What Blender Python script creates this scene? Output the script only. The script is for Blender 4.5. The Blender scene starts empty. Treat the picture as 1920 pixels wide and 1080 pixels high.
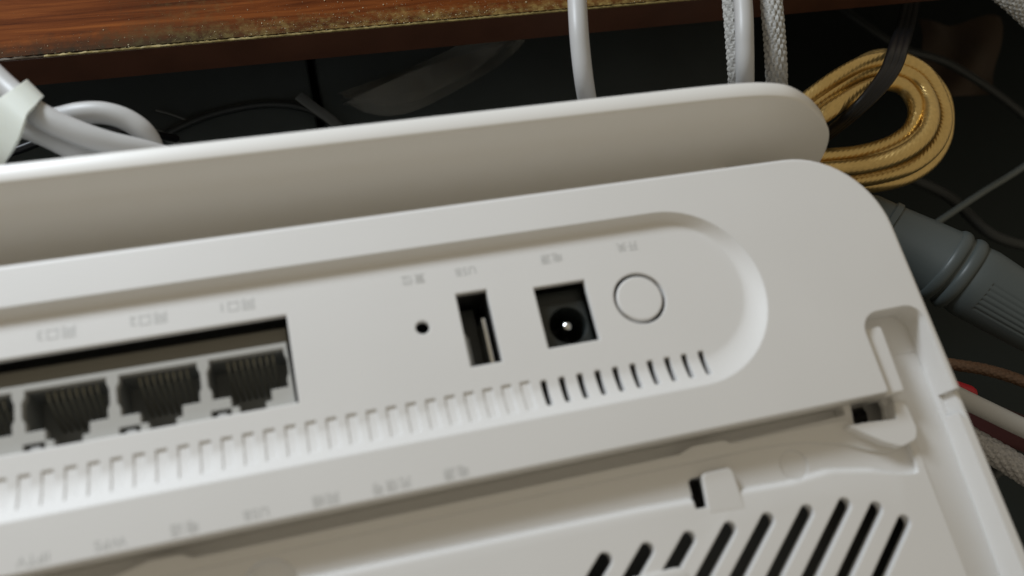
import bpy, bmesh, math, random
from mathutils import Vector, Matrix
from mathutils.geometry import delaunay_2d_cdt

random.seed(7)
sc = bpy.context.scene
col = sc.collection
S = 0.001          # all modelling below is in millimetres
ZO = 160.0         # height of the router's port face above the floor, mm

# ------------------------------------------------------------------ camera
U0 = (0.96431911, -0.15478417, 0.21478016)
V0 = (-0.22096246, -0.9174233, 0.33092308)
N0 = (0.14582267, -0.36657381, -0.91889031)
CAM_H = 130.0
cam = bpy.data.cameras.new('camera')
camo = bpy.data.objects.new('camera', cam)
col.objects.link(camo)
cam.sensor_width = 36.0
cam.lens = 1568.0 / 1920.0 * 36.0
cam.clip_start = 0.004
cam.clip_end = 20.0
R = Matrix(((U0[0], -U0[1], -U0[2]), (V0[0], -V0[1], -V0[2]), (N0[0], -N0[1], -N0[2])))
camo.matrix_world = Matrix.Translation((0, 0, (CAM_H + ZO) * S)) @ R.to_4x4()
cam.dof.use_dof = True
cam.dof.focus_distance = 0.205
cam.dof.aperture_fstop = 12.3
cam.dof.aperture_blades = 0
sc.camera = camo

# ------------------------------------------------------------------ light
w = bpy.data.worlds.new('World')
sc.world = w
w.use_nodes = True
bg = w.node_tree.nodes['Background']
bg.inputs[0].default_value = (1.0, 0.875, 0.665, 1)
bg.inputs[1].default_value = 0.29
ld = bpy.data.lights.new('room_lamp', 'AREA')
ld.shape = 'RECTANGLE'
ld.size = 0.11
ld.size_y = 0.09
ld.energy = 1.22
ld.color = (0.835, 0.915, 1.0)
lo = bpy.data.objects.new('room_lamp', ld)
col.objects.link(lo)
LDIR = Vector((-0.44, 0.72, 0.52)).normalized()
lo.location = Vector((0, 60 * S, ZO * S)) + LDIR * 0.36
lo.rotation_euler = LDIR.to_track_quat('Z', 'Y').to_euler()
sc.view_settings.view_transform = 'Standard'
sc.view_settings.look = 'None'
sc.view_settings.gamma = 1.0
sc.view_settings.exposure = 0.0
sc.view_settings.use_curve_mapping = False
sc.cycles.max_bounces = 10
sc.cycles.diffuse_bounces = 5
sc.cycles.use_denoising = True


# ------------------------------------------------------------------ materials
def mat(name, color, rough=0.5, metal=0.0, spec=0.5, bevel=0.0, bump=0.0, bump_scale=4000.0,
        var=0.0, var_scale=60.0, sss=0.0, alpha=1.0):
    m = bpy.data.materials.new(name)
    m.use_nodes = True
    nt = m.node_tree
    b = nt.nodes['Principled BSDF']
    b.inputs['Base Color'].default_value = (*color, 1)
    b.inputs['Roughness'].default_value = rough
    b.inputs['Metallic'].default_value = metal
    b.inputs['Specular IOR Level'].default_value = spec
    if sss:
        b.inputs['Subsurface Weight'].default_value = sss
        b.inputs['Subsurface Radius'].default_value = (1, 0.9, 0.75)
        b.inputs['Subsurface Scale'].default_value = 0.0006
    if alpha < 1:
        b.inputs['Alpha'].default_value = alpha
    tc = None
    if bump or var:
        tc = nt.nodes.new('ShaderNodeNewGeometry')
    norm = None
    if bevel:
        bv = nt.nodes.new('ShaderNodeBevel')
        bv.samples = 6
        bv.inputs['Radius'].default_value = bevel * S
        norm = bv.outputs[0]
    if bump:
        nz = nt.nodes.new('ShaderNodeTexNoise')
        nz.inputs['Scale'].default_value = bump_scale
        nz.inputs['Detail'].default_value = 3
        nt.links.new(tc.outputs['Position'], nz.inputs['Vector'])
        bp = nt.nodes.new('ShaderNodeBump')
        bp.inputs['Strength'].default_value = bump
        bp.inputs['Distance'].default_value = 0.0002
        nt.links.new(nz.outputs['Fac'], bp.inputs['Height'])
        if norm:
            nt.links.new(norm, bp.inputs['Normal'])
        norm = bp.outputs[0]
    if norm:
        nt.links.new(norm, b.inputs['Normal'])
    if var:
        n2 = nt.nodes.new('ShaderNodeTexNoise')
        n2.inputs['Scale'].default_value = var_scale
        n2.inputs['Detail'].default_value = 5
        nt.links.new(tc.outputs['Position'], n2.inputs['Vector'])
        mx = nt.nodes.new('ShaderNodeMix')
        mx.data_type = 'RGBA'
        mx.inputs['A'].default_value = (*[c * (1 - var) for c in color], 1)
        mx.inputs['B'].default_value = (*[min(1, c * (1 + var)) for c in color], 1)
        nt.links.new(n2.outputs['Fac'], mx.inputs['Factor'])
        nt.links.new(mx.outputs['Result'], b.inputs['Base Color'])
        r2 = nt.nodes.new('ShaderNodeMapRange')
        r2.inputs['To Min'].default_value = max(0.02, rough - 0.08)
        r2.inputs['To Max'].default_value = min(1, rough + 0.08)
        nt.links.new(n2.outputs['Fac'], r2.inputs['Value'])
        nt.links.new(r2.outputs[0], b.inputs['Roughness'])
    return m


M = {}
M['shell'] = mat('white_plastic', (0.80, 0.795, 0.785), 0.5, bevel=0.4, bump=0.14, bump_scale=2600, var=0.035, var_scale=38)
M['antenna'] = mat('white_gloss_plastic', (0.85, 0.84, 0.815), 0.36, bevel=0.45, bump=0.05, bump_scale=2600, var=0.02, var_scale=50)
M['tray'] = mat('cream_plastic', (0.72, 0.715, 0.66), 0.5, bevel=0.5, bump=0.1, bump_scale=2600)
M['ink'] = mat('grey_ink', (0.53, 0.535, 0.525), 0.6)
M['jack'] = mat('jack_plastic', (0.46, 0.455, 0.43), 0.45, bevel=0.2)
M['dark'] = mat('dark_plastic', (0.24, 0.25, 0.245), 0.5, bevel=0.15)
M['black'] = mat('black_plastic', (0.024, 0.029, 0.028), 0.4, bevel=0.2)
M['pcb'] = mat('circuit_board', (0.075, 0.08, 0.08), 0.6)
M['olive'] = mat('dull_shield_metal', (0.20, 0.19, 0.16), 0.45, metal=0.5)
M['steel'] = mat('steel', (0.72, 0.72, 0.70), 0.22, metal=1.0)
M['dsteel'] = mat('dark_steel', (0.10, 0.10, 0.10), 0.35, metal=0.8)
M['contact'] = mat('contact_metal', (0.26, 0.25, 0.20), 0.4, metal=0.7)
M['white_cable'] = mat('white_cable_jacket', (0.48, 0.48, 0.475), 0.42, var=0.04, var_scale=120, bump=0.05, bump_scale=900)
M['strap'] = mat('white_strap', (0.66, 0.69, 0.63), 0.55, sss=0.25, var=0.05, var_scale=160)
M['black_cable'] = mat('black_cable_jacket', (0.006, 0.006, 0.007), 0.38, spec=.35)
M['grey_plastic'] = mat('slate_plastic', (0.07, 0.084, 0.084), 0.45, bump=0.1, bump_scale=1800, var=0.06, var_scale=80)
M['red'] = mat('red_plastic', (0.45, 0.02, 0.03), 0.45)
M['darkred'] = mat('dark_red_cloth', (0.05, 0.006, 0.007), 0.8)
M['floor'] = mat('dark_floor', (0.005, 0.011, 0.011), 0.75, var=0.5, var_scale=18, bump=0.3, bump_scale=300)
M['film'] = mat('clear_film', (0.30, 0.30, 0.27), 0.5, alpha=0.26)


# ------------------------------------------------------------------ mesh helpers
def tag(o, label=None, cat=None, group=None, kind=None):
    if label: o['label'] = label
    if cat: o['category'] = cat
    if group: o['group'] = group
    if kind: o['kind'] = kind
    return o


def empty(name, loc):
    o = bpy.data.objects.new(name, None)
    o.empty_display_size = 0.01
    col.objects.link(o)
    o.location = (loc[0] * S, loc[1] * S, (loc[2] + ZO) * S)
    return o


def origin_of(parent):
    if parent is None:
        return Vector((0, 0, 0))
    v = Vector((0, 0, 0))
    p = parent
    while p is not None:
        v += Vector(p.location)
        p = p.parent
    return v


def obj(name, vf, material, parent=None, smooth=True, angle=35, mesh=None):
    """vf = (verts in mm, faces)"""
    org = origin_of(parent)
    if mesh is None:
        me = bpy.data.meshes.new(name)
        me.from_pydata([(Vector((x, y, z + ZO)) * S) - org for x, y, z in vf[0]], [], vf[1])
        me.update()
    else:
        me = mesh
    bm = bmesh.new()
    bm.from_mesh(me)
    bmesh.ops.recalc_face_normals(bm, faces=bm.faces)
    bm.to_mesh(me)
    bm.free()
    if smooth:
        me.polygons.foreach_set('use_smooth', [True] * len(me.polygons))
        me.set_sharp_from_angle(angle=math.radians(angle))
    if not me.materials:
        me.materials.append(material)
    o = bpy.data.objects.new(name, me)
    col.objects.link(o)
    if parent is not None:
        o.parent = parent
    return o


def join(*parts):
    V, F = [], []
    for v, f in parts:
        n = len(V)
        V += list(v)
        F += [[i + n for i in q] for q in f]
    return V, F


def loft(loops, cap0=True, cap1=True, closed=True):
    n = len(loops[0])
    V = [p for l in loops for p in l]
    F = []
    for k in range(len(loops) - 1):
        a, b = k * n, (k + 1) * n
        for i in range(n if closed else n - 1):
            j = (i + 1) % n
            F.append([a + i, a + j, b + j, b + i])
    if cap0: F.append(list(range(n))[::-1])
    if cap1: F.append([(len(loops) - 1) * n + i for i in range(n)])
    return V, F


def prism(loop, z0, z1):
    return loft([[(x, y, z0) for x, y in loop], [(x, y, z1) for x, y in loop]])


def box(x0, x1, y0, y1, z0, z1):
    return prism([(x0, y0), (x1, y0), (x1, y1), (x0, y1)], z0, z1)


def bbox(x0, x1, y0, y1, z0, z1, b):
    """box with chamfered top edges"""
    L = lambda e, z: [(x0 + e, y0 + e, z), (x1 - e, y0 + e, z), (x1 - e, y1 - e, z), (x0 + e, y1 - e, z)]
    return loft([L(0, z0), L(0, z1 - b), L(b * .3, z1 - b * .3), L(b, z1)])


def rpoly(pts, rad, seg=8):
    """polygon with rounded corners; rad = one number or one per corner"""
    n = len(pts)
    out = []
    for i in range(n):
        p0, p1, p2 = Vector(pts[i - 1]), Vector(pts[i]), Vector(pts[(i + 1) % n])
        r = rad[i] if isinstance(rad, (list, tuple)) else rad
        a, b = (p0 - p1), (p2 - p1)
        la, lb = a.length, b.length
        a, b = a / la, b / lb
        ang = a.angle(b)
        if r <= 1e-6 or abs(math.pi - ang) < 1e-3:
            out.append(tuple(p1))
            continue
        t = min(r / math.tan(ang / 2), la * .49, lb * .49)
        r = t * math.tan(ang / 2)
        c = p1 + (a + b).normalized() * (r / math.sin(ang / 2))
        s0, s1 = p1 + a * t - c, p1 + b * t - c
        a0 = math.atan2(s0.y, s0.x)
        d = math.atan2(s1.y, s1.x) - a0
        d = (d + math.pi) % (2 * math.pi) - math.pi
        for k in range(seg + 1):
            q = a0 + d * k / seg
            out.append((c.x + r * math.cos(q), c.y + r * math.sin(q)))
    return out


def circle(cx, cy, r, n=40):
    return [(cx + r * math.cos(2 * math.pi * k / n), cy + r * math.sin(2 * math.pi * k / n)) for k in range(n)]


def slot(p, q, wd, n=16):
    """stadium from p to q of width wd"""
    p, q = Vector(p), Vector(q)
    d = (q - p).normalized()
    a = math.atan2(d.y, d.x)
    out = []
    for k in range(n + 1):
        t = a - math.pi / 2 + math.pi * k / n
        out.append((q.x + wd / 2 * math.cos(t), q.y + wd / 2 * math.sin(t)))
    for k in range(n + 1):
        t = a + math.pi / 2 + math.pi * k / n
        out.append((p.x + wd / 2 * math.cos(t), p.y + wd / 2 * math.sin(t)))
    return out


def cut(vf, cutters, name):
    """solid minus a list of groups of solids; returns a mesh in mm"""
    def tmp(v):
        me = bpy.data.meshes.new('tmp')
        me.from_pydata(v[0], [], v[1])
        bm = bmesh.new(); bm.from_mesh(me)
        bmesh.ops.recalc_face_normals(bm, faces=bm.faces)
        bmesh.ops.triangulate(bm, faces=[f for f in bm.faces if len(f.verts) > 4])
        bm.to_mesh(me); bm.free()
        o = bpy.data.objects.new('tmp', me)
        col.objects.link(o)
        return o
    o = tmp(vf)
    cs = []
    for c in cutters:
        k = tmp(c)
        md = o.modifiers.new('b', 'BOOLEAN')
        md.operation = 'DIFFERENCE'
        md.solver = 'MANIFOLD'
        md.object = k
        cs.append(k)
    bpy.context.view_layer.update()
    dg = bpy.context.evaluated_depsgraph_get()
    me = bpy.data.meshes.new_from_object(o.evaluated_get(dg))
    V = [tuple(v.co) for v in me.vertices]
    F = [list(p.vertices) for p in me.polygons]
    for k in cs + [o]:
        d = k.data
        bpy.data.objects.remove(k)
        bpy.data.meshes.remove(d)
    bpy.data.meshes.remove(me)
    return V, F


def catmull(pts, n=12):
    P = [Vector(p) for p in pts]
    P = [P[0] * 2 - P[1]] + P + [P[-1] * 2 - P[-2]]
    out = []
    for i in range(1, len(P) - 2):
        for k in range(n):
            t = k / n
            a, b, c, d = P[i - 1], P[i], P[i + 1], P[i + 2]
            out.append(.5 * ((2 * b) + (c - a) * t + (2 * a - 5 * b + 4 * c - d) * t * t + (3 * b - a - 3 * c + d) * t ** 3))
    out.append(P[-2].copy())
    return out


def resample(P, step):
    L = [0]
    for a, b in zip(P, P[1:]): L.append(L[-1] + (b - a).length)
    n = max(2, int(L[-1] / step))
    out, j = [], 0
    for k in range(n + 1):
        s = L[-1] * k / n
        while j < len(P) - 2 and L[j + 1] < s: j += 1
        d = L[j + 1] - L[j]
        out.append(P[j].lerp(P[j + 1], (s - L[j]) / d if d > 0 else 0))
    return out, L[-1] / n


def tube(path, r, seg=20, step=0.8, hfun=None, flat=1.0, capped=True):
    """swept tube; hfun(s, theta) -> radius factor; flat squeezes across"""
    P, st = resample(catmull(path, 24), step)
    T = [(P[min(i + 1, len(P) - 1)] - P[max(i - 1, 0)]).normalized() for i in range(len(P))]
    up = Vector((0, 0, 1)) if abs(T[0].z) < .9 else Vector((0, 1, 0))
    x = (up - T[0] * up.dot(T[0])).normalized()
    loops = []
    for i, (p, t) in enumerate(zip(P, T)):
        x = (x - t * x.dot(t)).normalized()
        y = t.cross(x)
        l = []
        for k in range(seg):
            a = 2 * math.pi * k / seg
            f = r * (hfun(i * st, a) if hfun else 1.0)
            l.append(tuple(p + x * (f * flat * math.cos(a)) + y * (f * math.sin(a))))
        loops.append(l)
    return loft(loops, capped, capped)


def braid(n, pitch, amp):
    """over-under weave of n strands each way: real relief on the tube"""
    def h(s, a):
        k = 2 * math.pi / pitch
        u = (n * a + k * s) / 2
        v = (n * a - k * s) / 2
        cu, cv = math.cos(u), math.cos(v)
        over = math.sin(u) * math.sin(v)
        A = 1 - cu * cu * .9
        B = 1 - cv * cv * .9
        return 1 + amp * (max(A * (0.6 + .4 * math.tanh(4 * over)), B * (0.6 - .4 * math.tanh(4 * over))) - .6)
    return h


def beads(n, pitch, amp):
    def h(s, a):
        k = 2 * math.pi / pitch
        u = (n * a + k * s) / 2
        v = (n * a - k * s) / 2
        return 1 + amp * (math.sqrt(abs(math.sin(u) * math.sin(v))) - .5)
    return h


def twist(n, pitch, amp):
    def h(s, a):
        return 1 + amp * (abs(math.sin((n * a + 2 * math.pi / pitch * s * 2) / 2)) - .6)
    return h


def at(px, py, z):
    """room point at height z seen at a photograph pixel (only used to lay the clutter out)"""
    r = Vector((px - 960, py - 540, 1568.0))
    n = Vector(N0)
    X = r * ((CAM_H - z) / -(n.dot(r)))
    return Vector((X.dot(Vector(U0)), X.dot(Vector(V0)), z))


# ================================================================== floor
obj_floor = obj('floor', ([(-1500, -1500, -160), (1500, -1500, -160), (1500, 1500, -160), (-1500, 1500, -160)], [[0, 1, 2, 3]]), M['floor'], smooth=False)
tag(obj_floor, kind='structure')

# ================================================================== router
router = empty('router', (0, 0, -30))
tag(router, 'upside-down white plastic router with port recess, vent slots and raised antenna panel', 'router')

UL, UR, VB, VT = -140.0, 105.0, -62.0, 64.0


def outline(e):
    return rpoly([(UL - e, VB - e), (UR + e, VB - e), (UR + e, VT + e), (UL - e, VT + e)], [10 + e, 10 + e, 17 + e, 17 + e], 14)


body = loft([[(x, y, z) for x, y in outline(e)] for e, z in
             ((-.7, 0.0), (-.22, -.18), (0, -.7), (1.2, -5.0), (1.6, -9), (1.2, -18), (-2, -28), (-3.5, -29.5))])

# port recess: stadium with a hollow fillet all round
RD, RW = 1.85, 4.6
RV0, RV1, RU0, RU1 = 24.3, 56.7, -122.0, 75.3


def stad(t, n=28):
    r = (RV1 - RV0) / 2
    cy = (RV0 + RV1) / 2
    out = []
    for c, a0 in ((RU1 - r, -math.pi / 2), (RU0 + r, math.pi / 2)):
        for k in range(n + 1):
            a = a0 + math.pi * k / n
            rr = r - (3.2 - 1.85 * math.sin(a)) * t      # steep above, sloping below
            out.append((c + rr * math.cos(a), cy + rr * math.sin(a)))
    return out


loops = [[(x, y, 1.0) for x, y in stad(0)]]
for k in range(13):
    t = k / 12
    loops.append([(x, y, min(-.02, -RD * (1 - (1 - t) ** 1.5))) for x, y in stad(t)])
loops.append([(x, y, -RD) for x, y in stad(1.06)])
recess = loft(loops)
FL = -RD                                        # recess floor level

# lower cut: tray + side channel + pocket, floor at PZ
PZ = -4.2
low = rpoly([(-150, -70), (103.2, -70), (103.6, 31.5), (91.2, 31.3), (91.2, 17.0), (-150, 17.0)],
            [0, 0, 3.2, 3.6, .5, 0], 10)
low_c = prism(low, PZ, 2)
pocket_c = prism(rpoly([(91.2, 20.0), (103.55, 20.0), (103.6, 31.5), (91.2, 31.3)], [0, 0, 3.2, 3.6], 10), -5.7, 2)
chan_c = loft([[(ul, v, 2), (ul, v, zl), (103.52, v, zr), (103.52, v, 2)] for v, ul, zl, zr in
               ((24.0, 95.2, -5.65, -5.85), (10, 95.6, -4.35, -5.9), (-10, 95.4, -4.22, -7.0), (-58, 95.4, -4.22, -9.0))])
notch = box(102.5, 112, -70, 15.0, -1.3, 2)     # outer rim steps down below the pocket
wallback = prism([(101.2, 14.9), (104.3, 15.1), (104.5, 10.0)], -4.6, 2)
# tray (deeper floor under the panel lip)
TZ = -5.5
tray = rpoly([(-150, 16.9), (94.2, 16.9), (94.2, 6.9), (94.0, 3.0), (91.5, 3.2), (86, 5.0), (78, 6.6), (70, 6.1), (62, 6.5),
              (43, 7.3), (0, 8.0), (-50, 8.7), (-150, 10.0)],
             [0, 0, .5, .6, 1.5, 8, 8, 5, 0, 0, 0, 0, 0], 6)


def shift(l, d):
    """move the lower side of the tray outline by d: gives its sloped ramp"""
    return [(x, y - d if y < 12 and x < 90 else y) for x, y in l]


tray_c = loft([[(x, y, z) for x, y in shift(tray, d)] for z, d in
               ((TZ, -.7), (TZ + .2, -.45), (PZ - .5, -.1), (PZ - .16, .15), (PZ - .03, .5), (PZ + .05, 1.0), (PZ + .3, 1.0))])
# dark gap right below the panel lip, with the tray ledge bulging into it
gap = rpoly([(-150, 16.95), (85.2, 16.95), (85.2, 15.3), (62.6, 14.9), (61.8, 14.2), (60.6, 14.9), (56.5, 15.2), (53.6, 14.4), (51.5, 14.6),
             (-25.5, 14.9), (-26.6, 14.4), (-28.5, 15.4), (-31.5, 15.5), (-34.5, 14.2), (-36, 14.7), (-150, 14.9)], 0.6, 3)
gap_c = prism([(x, y) for x, y in gap], -8.6, 1.0)
# undercut beneath the panel lip stays inside the wall
hole1 = prism(rpoly([(86.0, 13.0), (92.4, 12.5), (93.2, 15.4), (92.8, 16.9), (86.8, 16.9)], .3, 3), -22, 1)
hole2 = prism(rpoly([(52.65, 5.4), (57.5, 5.4), (57.5, 10.4), (53.8, 10.4), (53.2, 9.9), (53.15, 7.6), (52.7, 7.2)], .3, 3), -22, 1)
discs = join(prism(circle(-14.8, 8.2, 4.1), TZ - 1.5, 0))
pinmark = join(loft([[(x, y, z) for x, y in circle(72.6, 8.9, r)] for r, z in ((2.5, TZ - .25), (2.7, TZ + 1))]))
# vents in the tray plate
vent_dir = Vector((-0.735, -0.678))
vtops = [(35.7, 1.0), (42.8, 1.0), (50.1, 1.2), (57.3, 1.2), (64.2, 1.2), (71.4, 1.0), (78.4, .7), (83.7, -1.1), (87.8, -4.2)]
vents = []
for i, t in enumerate(vtops):
    a = Vector(t)
    ln = 30
    b = a + vent_dir * ln
    vents.append(prism(slot(a, b, 2.45), -14, 1))
vents_lo = vents
# recess openings
PORT = (-60.6, -6.85, 34.3, 49.1)
ports_c = box(*PORT, -24, 1)
usb_c = box(21.0, 26.4, 35.0, 48.0, -24, 1)
pw_c = box(34.5, 43.75, 35.75, 46.9, -24, 1)
btn_c = prism(circle(52.75, 41.85, 4.72, 64), -14, 1)
rst_c = prism(circle(14.45, 43.1, 1.15, 32), -14, 1)
opens, blinds = [], []
for k in range(-48, 10):
    u = 32.3 + 3.15 * k
    if u < -104: continue
    if k >= 0:
        opens.append(prism(rpoly([(u - .55, 26.1), (u + .55, 26.1), (u + .55, 30.6), (u - .55, 30.6)], .3, 3), -14, 1))
    else:
        blinds.append(loft([[(uu, 30.9, 1), (uu, 30.9, FL - .26), (uu, 29.5, FL - .16), (uu, 27.7, -1.68), (uu, 25.9, -1.0), (uu, 25.9, 1)] for uu in (u - .8, u + .8)]))
# hollow inside
cav_a = box(UL + 6, 89.5, 19.5, 60, -27, -3.1)
cav_c = join(box(40, 99, 4, 16.8, -27, -11.5), box(51.9, 60.4, 4.2, 10.6, -11.4, -6.3), box(85.6, 99.5, 12.8, 17.3, -11.4, -6.9))
cav_b = join(box(UL + 6, 94, VB + 5, 3.2, -27, PZ - 2.0))
cav_e = box(93, 103, VB + 5, 3.2, -26.5, -12)
body = cut(body, [recess, low_c, notch, wallback, tray_c, gap_c, discs, pinmark, pocket_c, chan_c, cav_a, cav_b, cav_e, cav_c,
                  join(*vents), join(hole1, hole2), join(ports_c, usb_c, pw_c, btn_c, rst_c), join(*opens), join(*blinds)], 'body')
obj('back_panel', body, M['shell'], router, angle=20)

# circuit board inside, seen through the slots
obj('circuit_board', join(box(UL + 10, 99, 20.5, 59, -19, -17.4), box(UL + 10, 102, VB + 8, 2.6, -19, -17.4)), M['pcb'], router)

# power switch cap
cap = loft([[(x, y, z) for x, y in circle(52.75, 41.85, r, 64)] for r, z in ((4.14, -8), (4.14, FL - .3), (4.08, FL - .08), (3.9, FL))])
obj('switch_button', cap, M['shell'], router, angle=14)

# ---- network jack block
JZ = -3.3
PIT = 13.42
jx0 = [-14.0 - PIT * k for k in range(4)]


def jack_open(cx):
    """opening of one jack, drawn around its centre line"""
    q = [(-5.75, 44.05), (-5.75, 43.0), (-6.2, 42.2), (-6.2, 39.7), (-5.75, 39.0), (-5.75, 37.5), (-3.05, 37.5), (-3.0, 35.8), (-1.9, 35.75), (-1.85, 34.55),
         (2.1, 34.55), (2.15, 35.7), (3.1, 35.75), (3.2, 37.5), (5.85, 37.5), (5.85, 39.0), (6.2, 39.7), (6.2, 42.2), (5.85, 43.0), (5.85, 44.05)]
    return [(cx + x, y) for x, y in q]


bez = loft([[(x, y, z) for x, y in [(-60.4, 34.32), (-7.35, 34.32), (-7.6, 44.95), (-60.4, 44.95)]] for z in (JZ - 1.6, JZ)])
leds = [prism([(cx - 6.15, 34.7), (cx - 3.1, 34.7), (cx - 3.1, 35.75), (cx - 6.15, 35.75)], JZ - 5, JZ + 2) for cx in jx0]
bez = cut(bez, [join(*[prism(jack_open(cx), JZ - 5, JZ + 2) for cx in jx0]), join(*leds)], 'bez')
jackblock = obj('network_jack_block', bez, M['jack'], router)
tag(jackblock, 'light grey bezel of the row of network sockets')
obj('metal_shield', box(-60.4, -7.4, 45.0, 48.0, -22, -5.0), M['olive'], jackblock)
for i, cx in enumerate(jx0):
    # dark liner behind each opening: five faces
    x0, x1, y0, y1, z0, z1 = cx - 6.3, cx + 6.3, 34.36, 44.4, -13, JZ - 1.65
    lin = ([(x0, y0, z1), (x1, y0, z1), (x1, y1, z1), (x0, y1, z1), (x0, y0, z0), (x1, y0, z0), (x1, y1, z0), (x0, y1, z0)],
           [[4, 5, 6, 7], [0, 1, 5, 4], [1, 2, 6, 5], [2, 3, 7, 6], [3, 0, 4, 7]])
    obj('jack_liner', lin, M['dark'], jackblock, smooth=False)
    for k in range(8):
        u = cx + (k - 3.5) * 1.02 + .35
        path = [(u, 43.9, JZ - 2.2), (u, 42.6, JZ - 3.0), (u, 40.2, JZ - 7.0), (u, 38.9, JZ - 10.5)]
        obj('contact', tube(path, .21, 8, .8), M['contact'], jackblock)
    lamp = box(cx - 5.2, cx - 3.9, 34.75, 35.2, JZ - 1.4, JZ - .3)
    obj('indicator_lens', lamp, M['white_cable'], jackblock)

# ---- usb socket
usb = empty('usb_socket', (0, 0, -30))
usb.location = (0, 0, 0)
usb.parent = router
sh = cut(box(20.7, 26.7, 34.7, 48.3, -21, FL - 1.4), [box(21.15, 26.25, 35.15, 47.85, -20.5, 0)], 'usb')
obj('metal_shell', sh, M['dsteel'], usb)
obj('tongue', bbox(24.75, 25.4, 35.3, 43.6, -19, FL - 1.9, .15), M['steel'], usb)
obj('contact_carrier', box(22.0, 24.6, 36.0, 47.2, -19, FL - 7), M['black'], usb)
obj('spring_tab', loft([[(21.1, y0, -3.6), (22.4, y0, -7.5), (22.5, y0, -7.2), (21.1, y0, -3.2)] for y0 in (35.2, 41.5)]), M['jack'], usb)

# ---- power jack
pw = empty('power_socket', (0, 0, -30))
pw.location = (0, 0, 0)
pw.parent = router
pj = cut(bbox(34.55, 43.7, 35.8, 46.85, -21, FL - 2.6, .4), [prism(circle(39.6, 40.0, 3.35), -17, 0), box(33, 45, 44.1, 48, -5.6, 0)], 'pj')
obj('socket_body', pj, M['black'], pw)
pin = loft([[(x, y, z) for x, y in circle(39.6, 40.0, r, 20)] for r, z in ((.82, -17), (.82, -5.2), (.7, -4.75), (.35, -4.5), (.06, -4.45))])
obj('centre_pin', pin, M['steel'], pw)

# ---- moulded pieces of the tray
def slab(loop, z0, z1, b=.35):
    cx = sum(p[0] for p in loop) / len(loop); cy = sum(p[1] for p in loop) / len(loop)
    def sc_(e):
        out = []
        for x, y in loop:
            d = Vector((x - cx, y - cy)); l = d.length
            d = d * max(0, (l - e) / l)
            out.append((cx + d.x, cy + d.y))
        return out
    return loft([[(x, y, z0) for x, y in loop], [(x, y, z1 - b) for x, y in loop], [(x, y, z1 - b * .3) for x, y in sc_(b * .3)], [(x, y, z1) for x, y in sc_(b)]])


tab = rpoly([(54.6, 4.2), (61.2, 3.6), (60.7, 10.7), (55.2, 10.7)], [.2, .2, .9, .9], 6)
tv, tf = slab(tab, PZ - .5, PZ + .4, .3)
tv = [(x, y, z - max(0, (10.0 - y)) * .065) for x, y, z in tv]
obj('latch_tab', (tv, tf), M['shell'], router, angle=14)
obj('slide_rail', slab(rpoly([(91.25, 16.6), (95.0, 16.6), (95.3, 28.9), (91.25, 28.9)], [.2, .3, .5, .1], 5), -9, -1.1, .35), M['shell'], router, angle=14)
arm = rpoly([(83.0, 13.1), (86.9, 13.0), (92.6, 12.5), (93.3, 15.4), (95.4, 15.4), (95.7, 10.1), (94.8, 8.4), (91.6, 7.7), (88.5, 9.2)],
            [.2, .1, .3, .3, .5, 2.0, 1.5, 2.0, 3.0], 8)
obj('clip_arm', prism(arm, -7.0, -2.7), M['shell'], router)
sub = rpoly([(-120, 12.9), (50, 12.9), (66.0, 12.9), (71.5, 12.6), (76.5, 12.0), (83.0, 10.3), (87.0, 8.4), (91.0, 7.2), (93.4, 8.0), (92.0, 11.5), (86.5, 13.0), (84.5, 14.5), (74.0, 14.65), (62.4, 14.6), (61.2, 15.4), (55.5, 15.5), (52.8, 14.6), (-25.0, 14.7), (-26.6, 15.6), (-31.0, 15.7), (-36, 14.5), (-120, 14.75)],
            [.2, 1, 6, 6, 6, 6, 4, 2, 1.2, 1, .3, .5, 1] + [.6] * 8 + [.2], 6)
obj('tray_ledge', prism(sub, -10.2, -4.95), M['shell'], router)
obj('label_pad', slab(rpoly([(6, -30), (48.3, -30), (48.3, -2.5), (6, -2.5)], [1, 1, 2, 2], 6), -8, PZ + .35, .3), M['shell'], router)

# ---- printed writing (reads the right way up when the router is turned round)
def text(body, u, v, z, size, name='printed_label', sx=1.0):
    cu = bpy.data.curves.new('txt', 'FONT')
    cu.body = body
    cu.size = size * S
    cu.align_x = 'CENTER'
    cu.align_y = 'CENTER'
    cu.space_character = 1.12
    t = bpy.data.objects.new('txt', cu)
    col.objects.link(t)
    bpy.context.view_layer.update()
    dg = bpy.context.evaluated_depsgraph_get()
    me = bpy.data.meshes.new_from_object(t.evaluated_get(dg))
    bpy.data.objects.remove(t)
    org = origin_of(router)
    me.transform(Matrix.Translation(Vector((u * S, v * S, (z + ZO) * S)) - org) @ Matrix.Rotation(math.pi, 4, 'Z') @ Matrix.Diagonal((sx, 1, 1, 1)))
    me.materials.clear()
    me.materials.append(M['ink'])
    o = bpy.data.objects.new(name, me)
    col.objects.link(o)
    o.parent = router
    return o


for s, u in (('网口3', -41.3), ('网口2', -27.8), ('网口1', -14.3), ('网口4', -54.8)):
    text(s, u, 52.1, FL + .03, 2.2)
for s, u in (('复位', 14.5), ('USB', 23.6), ('电源', 39.0), ('开关', 53.2)):
    text(s, u, 51.9, FL + .03, 2.0)
for s, u in (('IPTV', -44.9), ('WPS', -34.9), ('电话', -24.9), ('USB', -14.9), ('网络', -4.9), ('光信号', 5.0), ('电源', 15.0)):
    text(s, u, 18.55, .03, 2.0)

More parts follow.
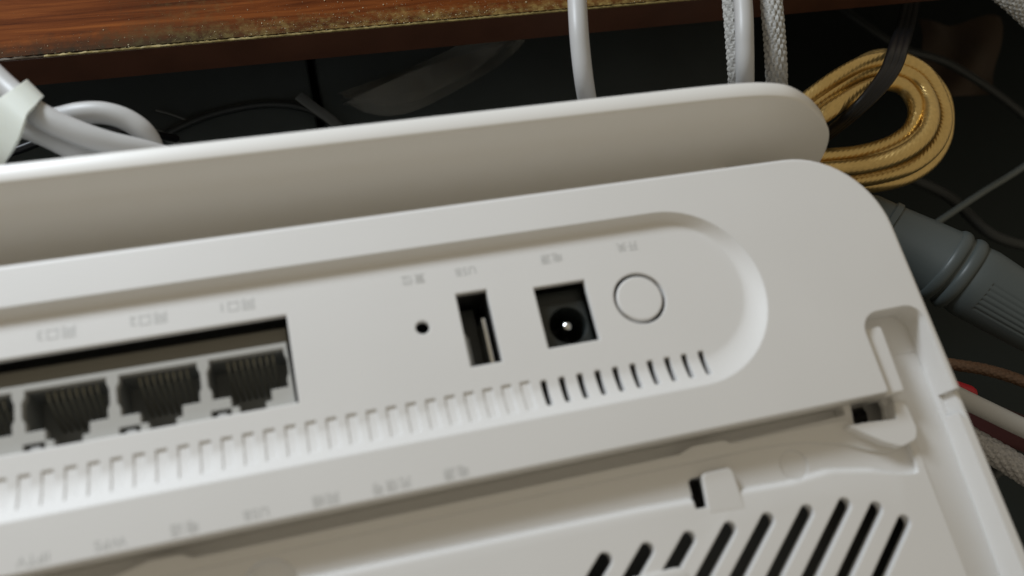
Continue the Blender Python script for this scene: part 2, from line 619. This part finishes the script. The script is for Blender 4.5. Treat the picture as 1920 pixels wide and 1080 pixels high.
# ---- antenna panel standing behind the port face
prof = [(-140, 5.9), (60, 5.9), (74, 5.85), (82, 5.6), (87.5, 5.0), (92.5, 3.7), (97.3, .9), (101, -2.2), (103.6, -5.0), (105.1, -7.6), (105.9, -10.6), (106.1, -14), (106.1, -20), (106.1, -29.5), (-140, -29.5)]
up_pts = catmull([Vector((x, z, 0)) for x, z in prof[1:14]], 6)
PF = [(-140, 5.9)] + [(p.x, p.y) for p in up_pts] + [(-140, -29.5)]


def insetp(e):
    n = len(PF)
    out = []
    for i in range(n):
        a, b, c = Vector(PF[i - 1]), Vector(PF[i]), Vector(PF[(i + 1) % n])
        t1, t2 = (b - a).normalized(), (c - b).normalized()
        nr = Vector((t1.y + t2.y, -t1.x - t2.x)).normalized()
        out.append((b.x + nr.x * e, b.y + nr.y * e))
    return out


VF = 75.0
ant = loft([[(x, y + (z - 6) * .278, z) for x, z in insetp(e)] for e, y in ((.4, VF), (.12, VF + .08), (0, VF + .35), (0, VF + 2.8), (.3, VF + 3.4), (.8, VF + 3.6))])
antenna = obj('antenna_panel', ant, M['antenna'], router, angle=50)
obj('hinge_bounce_block', box(-125, 83, 62, 70.3, -29, -12.1), M['shell'], router)  # unseen hinge block, raised to bounce light onto the panel's front

# black box the router lies on
crate = empty('storage_box', (0, 0, -160))
tag(crate, 'black box under the white router', 'box')
obj('body', bbox(UL + 12, 84, VB + 8, 58, -160, -36, 1), M['black'], crate)
obj('lid', bbox(UL + 9, 87, VB + 5, 61, -36, -29.6, 1), M['black'], crate)

# ================================================================== wooden desk board
WZ, WV = -40.0, 134.0
desk = empty('wooden_desk', (0, WV + 300, -160))
tag(desk, 'reddish brown wooden desk board with worn, dusty gold edge behind the router', 'desk')


def wood_mat(name, dark=False):
    m = bpy.data.materials.new(name)
    m.use_nodes = True
    nt = m.node_tree
    L = nt.links.new
    b = nt.nodes['Principled BSDF']
    g = nt.nodes.new('ShaderNodeNewGeometry')
    mp = nt.nodes.new('ShaderNodeMapping')
    mp.inputs['Scale'].default_value = (16, 330, 330)
    L(g.outputs['Position'], mp.inputs['Vector'])
    n1 = nt.nodes.new('ShaderNodeTexNoise')
    n1.inputs['Scale'].default_value = 1.6
    n1.inputs['Detail'].default_value = 7
    n1.inputs['Roughness'].default_value = 0.68
    n1.inputs['Distortion'].default_value = 0.7
    L(mp.outputs[0], n1.inputs['Vector'])
    cr = nt.nodes.new('ShaderNodeValToRGB')
    e = cr.color_ramp
    e.elements[0].position = 0.30; e.elements[0].color = (0.045, 0.011, 0.003, 1)
    e.elements[1].position = 0.72; e.elements[1].color = (0.215, 0.066, 0.015, 1)
    x = e.elements.new(0.5); x.color = (0.125, 0.034, 0.008, 1)
    L(n1.outputs['Fac'], cr.inputs['Fac'])
    # worn yellowish patches along the front edge
    sp = nt.nodes.new('ShaderNodeSeparateXYZ')
    L(g.outputs['Position'], sp.inputs[0])
    mr = nt.nodes.new('ShaderNodeMapRange')
    mr.inputs['From Min'].default_value = (WV + 7) * S
    mr.inputs['From Max'].default_value = (WV + 1) * S
    L(sp.outputs['Y'], mr.inputs['Value'])
    n2 = nt.nodes.new('ShaderNodeTexNoise')
    n2.inputs['Scale'].default_value = 420
    n2.inputs['Detail'].default_value = 8
    n2.inputs['Roughness'].default_value = .75
    L(g.outputs['Position'], n2.inputs['Vector'])
    n3 = nt.nodes.new('ShaderNodeTexNoise')
    n3.inputs['Scale'].default_value = 22
    n3.inputs['Detail'].default_value = 3
    L(g.outputs['Position'], n3.inputs['Vector'])
    a1 = nt.nodes.new('ShaderNodeMath'); a1.operation = 'ADD'
    L(n2.outputs['Fac'], a1.inputs[0]); L(n3.outputs['Fac'], a1.inputs[1])
    a2 = nt.nodes.new('ShaderNodeMath'); a2.operation = 'MULTIPLY_ADD'
    L(mr.outputs[0], a2.inputs[0]); a2.inputs[1].default_value = 0.62; L(a1.outputs[0], a2.inputs[2])
    cr2 = nt.nodes.new('ShaderNodeValToRGB')
    cr2.color_ramp.elements[0].position = .60
    cr2.color_ramp.elements[0].color = (0, 0, 0, 1)
    cr2.color_ramp.elements[1].position = .95
    cr2.color_ramp.elements[1].color = (1, 1, 1, 1)
    hl = nt.nodes.new('ShaderNodeMath'); hl.operation = 'MULTIPLY'; hl.inputs[1].default_value = .55
    L(a2.outputs[0], hl.inputs[0])
    L(hl.outputs[0], cr2.inputs['Fac'])
    cr3 = nt.nodes.new('ShaderNodeValToRGB')
    cr3.color_ramp.elements[0].position = .42; cr3.color_ramp.elements[0].color = (.045, .028, .011, 1)
    cr3.color_ramp.elements[1].position = .70; cr3.color_ramp.elements[1].color = (.34, .25, .085, 1)
    L(n2.outputs['Fac'], cr3.inputs['Fac'])
    ml = nt.nodes.new('ShaderNodeMapRange')
    ml.inputs['From Min'].default_value = -45 * S; ml.inputs['From Max'].default_value = 25 * S
    L(sp.outputs['X'], ml.inputs['Value'])
    md = nt.nodes.new('ShaderNodeMix'); md.data_type = 'RGBA'
    md.inputs['A'].default_value = (.030, .021, .012, 1)
    L(ml.outputs[0], md.inputs['Factor']); L(cr3.outputs[0], md.inputs['B'])
    mx = nt.nodes.new('ShaderNodeMix'); mx.data_type = 'RGBA'
    L(cr2.outputs[0], mx.inputs['Factor']); L(cr.outputs[0], mx.inputs['A']); L(md.outputs['Result'], mx.inputs['B'])
    L(mx.outputs['Result'], b.inputs['Base Color'])
    b.inputs['Roughness'].default_value = .62
    b.inputs['Specular IOR Level'].default_value = .03
    bp = nt.nodes.new('ShaderNodeBump')
    bp.inputs['Strength'].default_value = .25
    bp.inputs['Distance'].default_value = .0004
    L(a1.outputs[0], bp.inputs['Height'])
    L(bp.outputs[0], b.inputs['Normal'])
    return m


M['wood'] = wood_mat('worn_wood')
M['wood_edge'] = mat('dark_wood_edge', (0.085, 0.032, 0.016), .5, var=.35, var_scale=90)
M['dull_edge'] = mat('dull_edge', (0.07, 0.048, 0.024), .6, var=.5, var_scale=500)
M['gold_edge'] = mat('gold_edge', (0.24, 0.185, 0.065), .55, metal=.25, var=.8, var_scale=700, bump=.6, bump_scale=1500)
obj('desk_top', box(-700, 900, WV + .7, 800, WZ - 10.4, WZ), M['wood'], desk, smooth=False)
obj('front_edge', box(-700, 900, WV + .15, WV + .66, WZ - 10.4, WZ - .75), M['wood_edge'], desk, smooth=False)
# thin uneven gilt line along the arris
ev, n = [], 900
for k in range(n + 1):
    u = -250 + 600 * k / n
    j = random.uniform(-.12, .12)
    h = random.uniform(-.05, .25)
    ev.append([(u, WV - .05 + j * .3, WZ - .32 - abs(j)), (u, WV - .02 + j * .5, WZ - .05), (u, WV + .25 + h * .3, WZ + .06 + j * .4), (u, WV + .28 + h, WZ + .02)])
obj('worn_edge', loft(ev[:296], False, False, closed=False), M['dull_edge'], desk)
obj('gilt_edge', loft(ev[295:], False, False, closed=False), M['gold_edge'], desk)
# dust and grit on the edge
M['dust'] = mat('dust_grit', (0.62, 0.54, 0.36), .6, var=.4, var_scale=500)
dv, df = [], []
for k in range(1500):
    u = random.choice([random.uniform(-110, 140), random.gauss(25, 30)])
    v = WV + .4 + random.expovariate(1 / 4.0)
    r = min(.32, .035 + random.expovariate(1 / .045))
    n0 = len(dv)
    c = Vector((u, v, WZ + r * .4))
    for d in ((1, 0, 0), (-.4, .9, 0), (-.5, -.8, .1), (.1, 0, .9), (0, .1, -.6)):
        dv.append(tuple(c + Vector(d) * r * random.uniform(.5, 1.3)))
    df += [[n0, n0 + 1, n0 + 3], [n0 + 1, n0 + 2, n0 + 3], [n0 + 2, n0, n0 + 3], [n0 + 1, n0, n0 + 4], [n0 + 2, n0 + 1, n0 + 4], [n0, n0 + 2, n0 + 4]]
tag(obj('dust', (dv, df), M['dust'], desk, smooth=False), kind='stuff')
for x in (-420, 620):
    obj('leg', bbox(x, x + 45, WV + 40, WV + 85, -160, WZ - 10.6, 1), M['wood_edge'], desk)

# ================================================================== cables behind
def cable(name, label, path, r, material, seg=20, step=.8, h=None, flat=1.0, group=None, cat='cable'):
    o = obj(name, tube(path, r, seg, step, h, flat), material, None, angle=60)
    return tag(o, label, cat, group)


M['braid_grey'] = mat('grey_braid', (0.38, 0.375, 0.355), .55, var=.35, var_scale=1400)
M['braid_pale'] = mat('speckled_braid', (0.42, 0.41, 0.41), .5, var=.6, var_scale=1700)
M['gold_braid'] = mat('gold_braid', (0.74, 0.53, 0.215), .33, metal=.92, var=.2, var_scale=900)
M['brown_braid'] = mat('brown_braid', (0.12, 0.065, 0.035), .5, var=.6, var_scale=1500)

cable('white_cable', 'smooth white cable hanging over the desk edge alone, midway along it',
      [at(1076, -150, -18), at(1082, 0, -16), at(1088, 90, -18), at(1098, 170, -24), at(1112, 240, -40), at(1125, 300, -90)], 2.15, M['white_cable'])
cable('white_cable', 'smooth white cable hanging between the two grey braided cables',
      [at(1380, -140, -14), at(1393, 0, -14), at(1396, 80, -16), at(1397, 150, -22), at(1399, 230, -40), at(1402, 300, -90)], 2.1, M['white_cable'])
cable('braided_cable', 'grey braided cable partly hidden behind a smooth white cable',
      [at(1360, -140, -20), at(1377, 0, -20), at(1384, 80, -22), at(1389, 160, -28), at(1390, 260, -50), at(1390, 320, -90)], 2.6, M['braid_grey'], 44, .16, beads(12, 2.5, .34))
cable('braided_cable', 'grey braided cable hanging nearest the gold cable coil',
      [at(1434, -140, -16), at(1446, 0, -16), at(1452, 70, -18), at(1456, 150, -24), at(1455, 240, -45), at(1455, 310, -90)], 2.25, M['braid_grey'], 44, .16, beads(12, 2.5, .34))

# ---- left: white cable bundle with strap
zl = -14
cable('white_cable', 'thick white cable running under the strap and down behind the antenna panel',
      [at(-120, 40, zl), at(-30, 125, zl), at(20, 172, zl), at(70, 213, zl + 1), at(130, 243, zl), at(200, 268, zl - 2), at(290, 290, zl - 6), at(420, 330, zl - 16)], 2.35, M['white_cable'])
cable('white_cable', 'white cable bent in an arch beside the strapped bundle',
      [at(-110, 100, zl - 5), at(-20, 180, zl - 5), at(60, 226, zl - 5), at(105, 223, zl - 5), at(150, 213, zl - 4), at(195, 212, zl - 4), at(240, 226, zl - 5), at(275, 255, zl - 7), at(292, 300, zl - 12), at(296, 350, zl - 26)], 2.15, M['white_cable'])
cable('white_cable', 'white cable lowest in the strapped bundle',
      [at(-120, 150, zl - 7), at(-30, 210, zl - 6), at(40, 235, zl - 6), at(90, 255, zl - 6), at(150, 285, zl - 8), at(230, 320, zl - 16), at(300, 350, zl - 30)], 2.3, M['white_cable'])
# strap: a flat band folded over the bundle, its tail hanging toward the panel
def ribbon(cen, wid, th, name, label, cat, material):
    L = []
    n = len(cen)
    C = [Vector(c) for c in cen]
    for i in range(n):
        t = (C[min(i + 1, n - 1)] - C[max(i - 1, 0)]).normalized()
        wv = Vector(wid[i])
        nn = t.cross(wv).normalized()
        a, b = C[i] - wv / 2, C[i] + wv / 2
        L.append([tuple(a - nn * th / 2), tuple(b - nn * th / 2), tuple(b + nn * th / 2), tuple(a + nn * th / 2)])
    return tag(obj(name, loft(L), material, None, angle=50), label, cat)


def edgepair(l, r_, za, zb=None):
    a, b = at(*l, za), at(*r_, za if zb is None else zb)
    return (a + b) / 2, (b - a)


strip = []
for l, r_, z in (((6, 190), (52, 226), -22), ((30, 168), (66, 200), -19), ((47, 151), (79, 183), -14), ((44, 155), (76, 186), -11), ((30, 165), (66, 199), -9.5), ((15, 176), (52, 214), -9),
                 ((-4, 190), (46, 232), -9), ((-25, 215), (37, 258), -10), ((-45, 250), (23, 284), -12), ((-62, 290), (8, 308), -15), ((-75, 330), (-2, 336), -20)):
    strip.append(edgepair(l, r_, z))
cc = catmull([s[0] for s in strip], 5)
ww = catmull([s[1] for s in strip], 5)
ribbon(cc, ww, .7, 'cable_strap', 'flat white strap wrapped around the white cables', 'strap', M['strap'])
cable('thin_cable', 'thin glossy dark cable lying below the strapped white cables',
      [at(-60, 300, -45), at(20, 285, -45), at(90, 262, -46), at(180, 250, -50), at(250, 246, -55), at(330, 260, -70)], 1.0, M['black_cable'], 12)

# ---- gold braided coil: one cable wound in loops
gold = empty('gold_cable_coil', at(1640, 220, -110))
tag(gold, 'coil of shiny gold braided cable beside the end of the antenna panel', 'cable coil')
hb = twist(12, 2.8, .055)
zc = -44


def goldloop(pts, r=2.15):
    P = [tuple(at(*p)) for p in pts]
    return obj('loop', tube(P, r, 48, .19, hb), M['gold_braid'], gold, angle=60)


goldloop([(1440, 245, zc - 6), (1500, 196, zc - 4), (1560, 151, zc), (1620, 119, zc + 1), (1680, 112, zc + 1), (1730, 134, zc), (1760, 180, zc - 3), (1770, 228, zc - 5), (1753, 274, zc - 6), (1710, 310, zc - 8), (1650, 330, zc - 11), (1570, 342, zc - 14), (1490, 345, zc - 18)])
goldloop([(1440, 262, zc - 9), (1510, 208, zc - 5), (1565, 169, zc - 2), (1620, 139, zc - 1), (1675, 131, zc), (1715, 149, zc), (1740, 185, zc + 1), (1746, 222, zc + 3), (1730, 258, zc + 3), (1690, 288, zc + 1), (1630, 308, zc - 3), (1555, 317, zc - 7), (1470, 320, zc - 10)])
goldloop([(1440, 295, zc - 7), (1516, 236, zc - 1), (1563, 203, zc + 3), (1610, 173, zc + 3), (1655, 156, zc + 1), (1690, 161, zc), (1713, 188, zc), (1717, 218, zc), (1702, 248, zc - 2), (1664, 272, zc - 4), (1610, 287, zc - 6), (1550, 293, zc - 8), (1460, 298, zc - 10)])
goldloop([(1500, 222, zc - 14), (1560, 160, zc - 10), (1640, 108, zc - 8), (1710, 120, zc - 8), (1765, 176, zc - 10), (1773, 244, zc - 13), (1750, 296, zc - 15), (1704, 330, zc - 17), (1640, 347, zc - 19), (1560, 354, zc - 22)])
# black flat twin cord tied round the coil
cord = empty('flat_black_cord', at(1640, 220, -110))
tag(cord, 'flat black twin cord passing over the gold cable coil', 'cord')
for d in (-1.25, 0, 1.25):
    P = [at(1712 + d * 7, -20, zc - 50), at(1700 + d * 8, 40, zc - 20), at(1686 + d * 9, 85, zc + 4), at(1670 + d * 9, 130, zc + 8), at(1640 + d * 8, 172, zc + 8), at(1600 + d * 6, 212, zc + 4), at(1560 + d * 5, 246, zc - 4), at(1510 + d * 4, 285, zc - 14), at(1440, 330, zc - 30)]
    obj('core', tube(P, 1.15, 16, .8), M['black_cable'], cord, angle=60)

# ---- grey grip-like plug at the right
def lathe(p0, p1, prof, seg=64, flutes=None):
    p0, p1 = Vector(p0), Vector(p1)
    ax = (p1 - p0)
    L = ax.length
    t = ax / L
    x = Vector((0, 0, 1)); x = (x - t * x.dot(t)).normalized(); y = t.cross(x)
    loops = []
    for s, r in prof:
        l = []
        for k in range(seg):
            a = 2 * math.pi * k / seg
            rr = r
            if flutes and flutes[0] <= s <= flutes[1]:
                rr = r - (0.22 if k % 5 in (0, 1) and flutes[2] < a < flutes[3] else 0)
            l.append(tuple(p0 + ax * s + x * (rr * math.cos(a)) + y * (rr * math.sin(a))))
        loops.append(l)
    return loft(loops)


plug = empty('grey_plug', at(1800, 500, -110))
tag(plug, 'slate grey plastic plug handle with two raised rings beside the router edge', 'plug')
A, B = at(1600, 395, -58), at(2010, 640, -50)
ax = (B - A)
prof = [(0, 5.3), (.05, 6.7), (.13, 7.2), (.135, 7.9), (.16, 8.0), (.165, 7.5), (.3, 8.7), (.405, 9.5), (.41, 9.6)]
for c in (.435, .50):
    for k in range(9):
        a = math.pi * k / 8
        prof.append((c + .026 * -math.cos(a), 9.4 + .95 * math.sin(a)))
prof += [(.53, 9.5), (.575, 9.8), (.60, 9.7), (.602, 9.7), (.86, 8.6), (1.0, 7.8)]
obj('handle', lathe(A, B, prof, 200, (.602, 1.0, .35, 1.3)), M['grey_plastic'], plug, angle=40)
obj('cord', tube([B, B + ax * .2 + Vector((0, 0, -6)), B + ax * .5 + Vector((0, 0, -40))], 4.5, 24, 2), M['grey_plastic'], plug)

cable('grey_cable', 'thin dim grey cord crossing the dark gap above the grey plug',
      [at(1690, 460, -95), at(1760, 415, -92), at(1840, 362, -90), at(1920, 312, -90), at(2020, 240, -90)], 1.1, mat('dim_grey_jacket', (.10, .115, .11), .5), 12)
cable('braided_cable', 'thin brown braided cable below the grey plug',
      [at(1690, 668, -62), at(1790, 684, -60), at(1850, 694, -60), at(1920, 716, -60), at(2040, 770, -60)], 1.45, M['brown_braid'], 28, .2, beads(8, 2.2, .22))
cable('white_cable', 'pale grey cable leaving the router side below the brown braided cable',
      [at(1720, 705, -52), at(1800, 745, -52), at(1860, 774, -52), at(1920, 803, -52), at(2040, 860, -52)], 2.35, M['white_cable'])
cable('braided_cable', 'thick speckled braided cable low beside the router edge',
      [at(1760, 790, -58), at(1840, 836, -58), at(1880, 858, -58), at(1920, 884, -58), at(2040, 960, -58)], 3.0, M['braid_pale'], 44, .2, beads(11, 3.4, .24))
cable('braided_cable', 'grey braided cable crossing the top corner past the gold coil',
      [at(1840, -40, -40), at(1885, -8, -40), at(1925, 28, -42), at(1990, 90, -46), at(2080, 170, -60)], 2.5, M['braid_grey'], 40, .18, beads(12, 2.5, .34))
rp = empty('red_plug', at(1790, 735, -62))
tag(rp, 'small red plug tip showing beside the pale grey cable', 'plug')
obj('body', lathe(at(1740, 712, -58), at(1829, 741, -58), [(0, 1.8), (.1, 2.1), (.86, 2.0), (.95, 1.6), (1, .9)], 24), M['red'], rp)
cl = obj('red_cloth', tube([at(1760, 770, -100), at(1850, 790, -100), at(1900, 806, -101), at(1960, 830, -104)], 6, 20, 2, None, .35), M['darkred'], None)
tag(cl, 'dim dark red cloth strip under the pale grey cable', 'cloth')

# ---- dim things in the gap under the desk
film = empty('plastic_bag', at(780, 160, -150))
tag(film, 'dim crumpled clear plastic bag under the desk edge', 'bag')
for off, wd in ((0, 9), (18, 6), (34, 8)):
    cen, wid = [], []
    for i in range(15):
        t = i / 14
        px = 650 + 330 * t - off * .3
        py = 196 - off * .55 - 125 * t ** 1.7 + 3 * math.sin(9 * t + off)
        c = at(px, py, -90 + 5 * math.sin(5 * t + off))
        cen.append(c)
        wid.append(Vector((-2, wd * (0.06 + 1.3 * math.sin(math.pi * t) ** .8), 3 * math.sin(7 * t + off))))
    L = []
    for c, wv in zip(cen, wid):
        L.append([tuple(c - wv / 2), tuple(c + Vector((0, 0, 2.0 * math.sin(c.x)))), tuple(c + wv / 2), tuple(c + wv / 2 + Vector((0, 0, -.3))), tuple(c + Vector((0, 0, 2.0 * math.sin(c.x) - .3))), tuple(c - wv / 2 + Vector((0, 0, -.3)))])
    obj('fold', loft(L), M['film'], film, angle=60)

M['case'] = mat('stand_in_charcoal', (0.062, 0.074, 0.074), .8, var=.35, var_scale=30, bump=.4, bump_scale=700)  # stand-in cases, added so the dark gap under the desk reads lighter
for (ua, ub, lab) in ((-170, 4.5, 'charcoal stand-in case added to lighten the gap under the desk, behind the strapped white cables'), (8.5, 152, 'charcoal stand-in case added to lighten the gap under the desk, behind the hanging white cable')):
    c = empty('stand_in_case', ((ua + ub) / 2, 120, -160))
    tag(c, lab, 'case', 'stand-in cases under the desk')
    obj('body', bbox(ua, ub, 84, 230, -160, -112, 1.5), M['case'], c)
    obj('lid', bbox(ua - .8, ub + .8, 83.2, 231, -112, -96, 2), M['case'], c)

# ---- faint clutter in the dark corner behind the coil
M['dim'] = mat('dim_jacket', (.022, .026, .026), .5)
M['card'] = mat('brown_paper', (.06, .040, .026), .85, var=.4, var_scale=40)
cable('dark_cable', 'dim dark cable running under the gold coil toward the desk',
      [at(1540, -10, -118), at(1610, 40, -116), at(1690, 90, -116), at(1780, 120, -118), at(1900, 200, -122), at(2000, 300, -128)], 1.6, M['dim'], 14, 1.5)
cable('dark_cable', 'dim dark cable crossing behind the grey plug handle',
      [at(1700, 330, -120), at(1780, 370, -120), at(1860, 440, -118), at(1960, 470, -120)], 2.0, M['dim'], 14, 1.5)
cable('dark_cable', 'dim dark cable lying below the speckled braided cable',
      [at(1820, 960, -120), at(1850, 900, -118), at(1890, 880, -118), at(1980, 900, -120)], 2.2, M['dim'], 14, 1.5)
pv, pf = [], []
for i in range(13):
    for j in range(9):
        p = at(1720 + 150 * i / 12 + 8 * math.sin(j * .6), 40 + 140 * j / 8 + 6 * math.sin(i * .5), -128)
        pv.append((p.x, p.y, -128 + 1.6 * math.sin(i * .7 + j * .5) + 1.2 * math.cos(j * .9 - i * .6)))
for i in range(12):
    for j in range(8):
        q = i * 9 + j
        pf.append([q, q + 1, q + 10, q + 9])
n0 = len(pv)
pv += [(x, y, z - .5) for x, y, z in pv]
pf += [[n0 + k for k in reversed(f)] for f in list(pf)]
tag(obj('crumpled_paper', (pv, pf), M['card'], None, angle=20), 'dim crumpled brown paper in the dark corner beyond the gold coil', 'paper')

M['dim2'] = mat('dusty_jacket', (.14, .15, .15), .5)
cable('dark_cable', 'dim cable lying on the stand-in case beside the arched white cable',
      [at(240, 300, -92), at(310, 252, -93), at(400, 214, -94), at(500, 196, -94), at(580, 206, -94), at(650, 250, -92)], 1.2, M['dim'], 14, 1.5)
cable('strap_end', 'short dim grey strap in the gap between the two stand-in cases',
      [at(560, 180, -90), at(598, 208, -90), at(620, 224, -90), at(650, 252, -90)], 1.6, M['dim2'], 14, 1.5, None, .4, None, 'strap')
cable('thin_wire', 'hair-thin pale wire on the stand-in case right of the arched white cable',
      [at(292, 207, -94), at(320, 214, -94), at(362, 230, -94)], .28, M['dim2'], 8, 1.5, None, 1.0, None, 'wire')
cable('dark_cable', 'dim cable showing through the arch of the white cable',
      [at(120, 268, -70), at(190, 254, -70), at(240, 248, -72), at(300, 252, -76), at(360, 290, -84)], 1.1, M['dim2'], 14, 1.5)
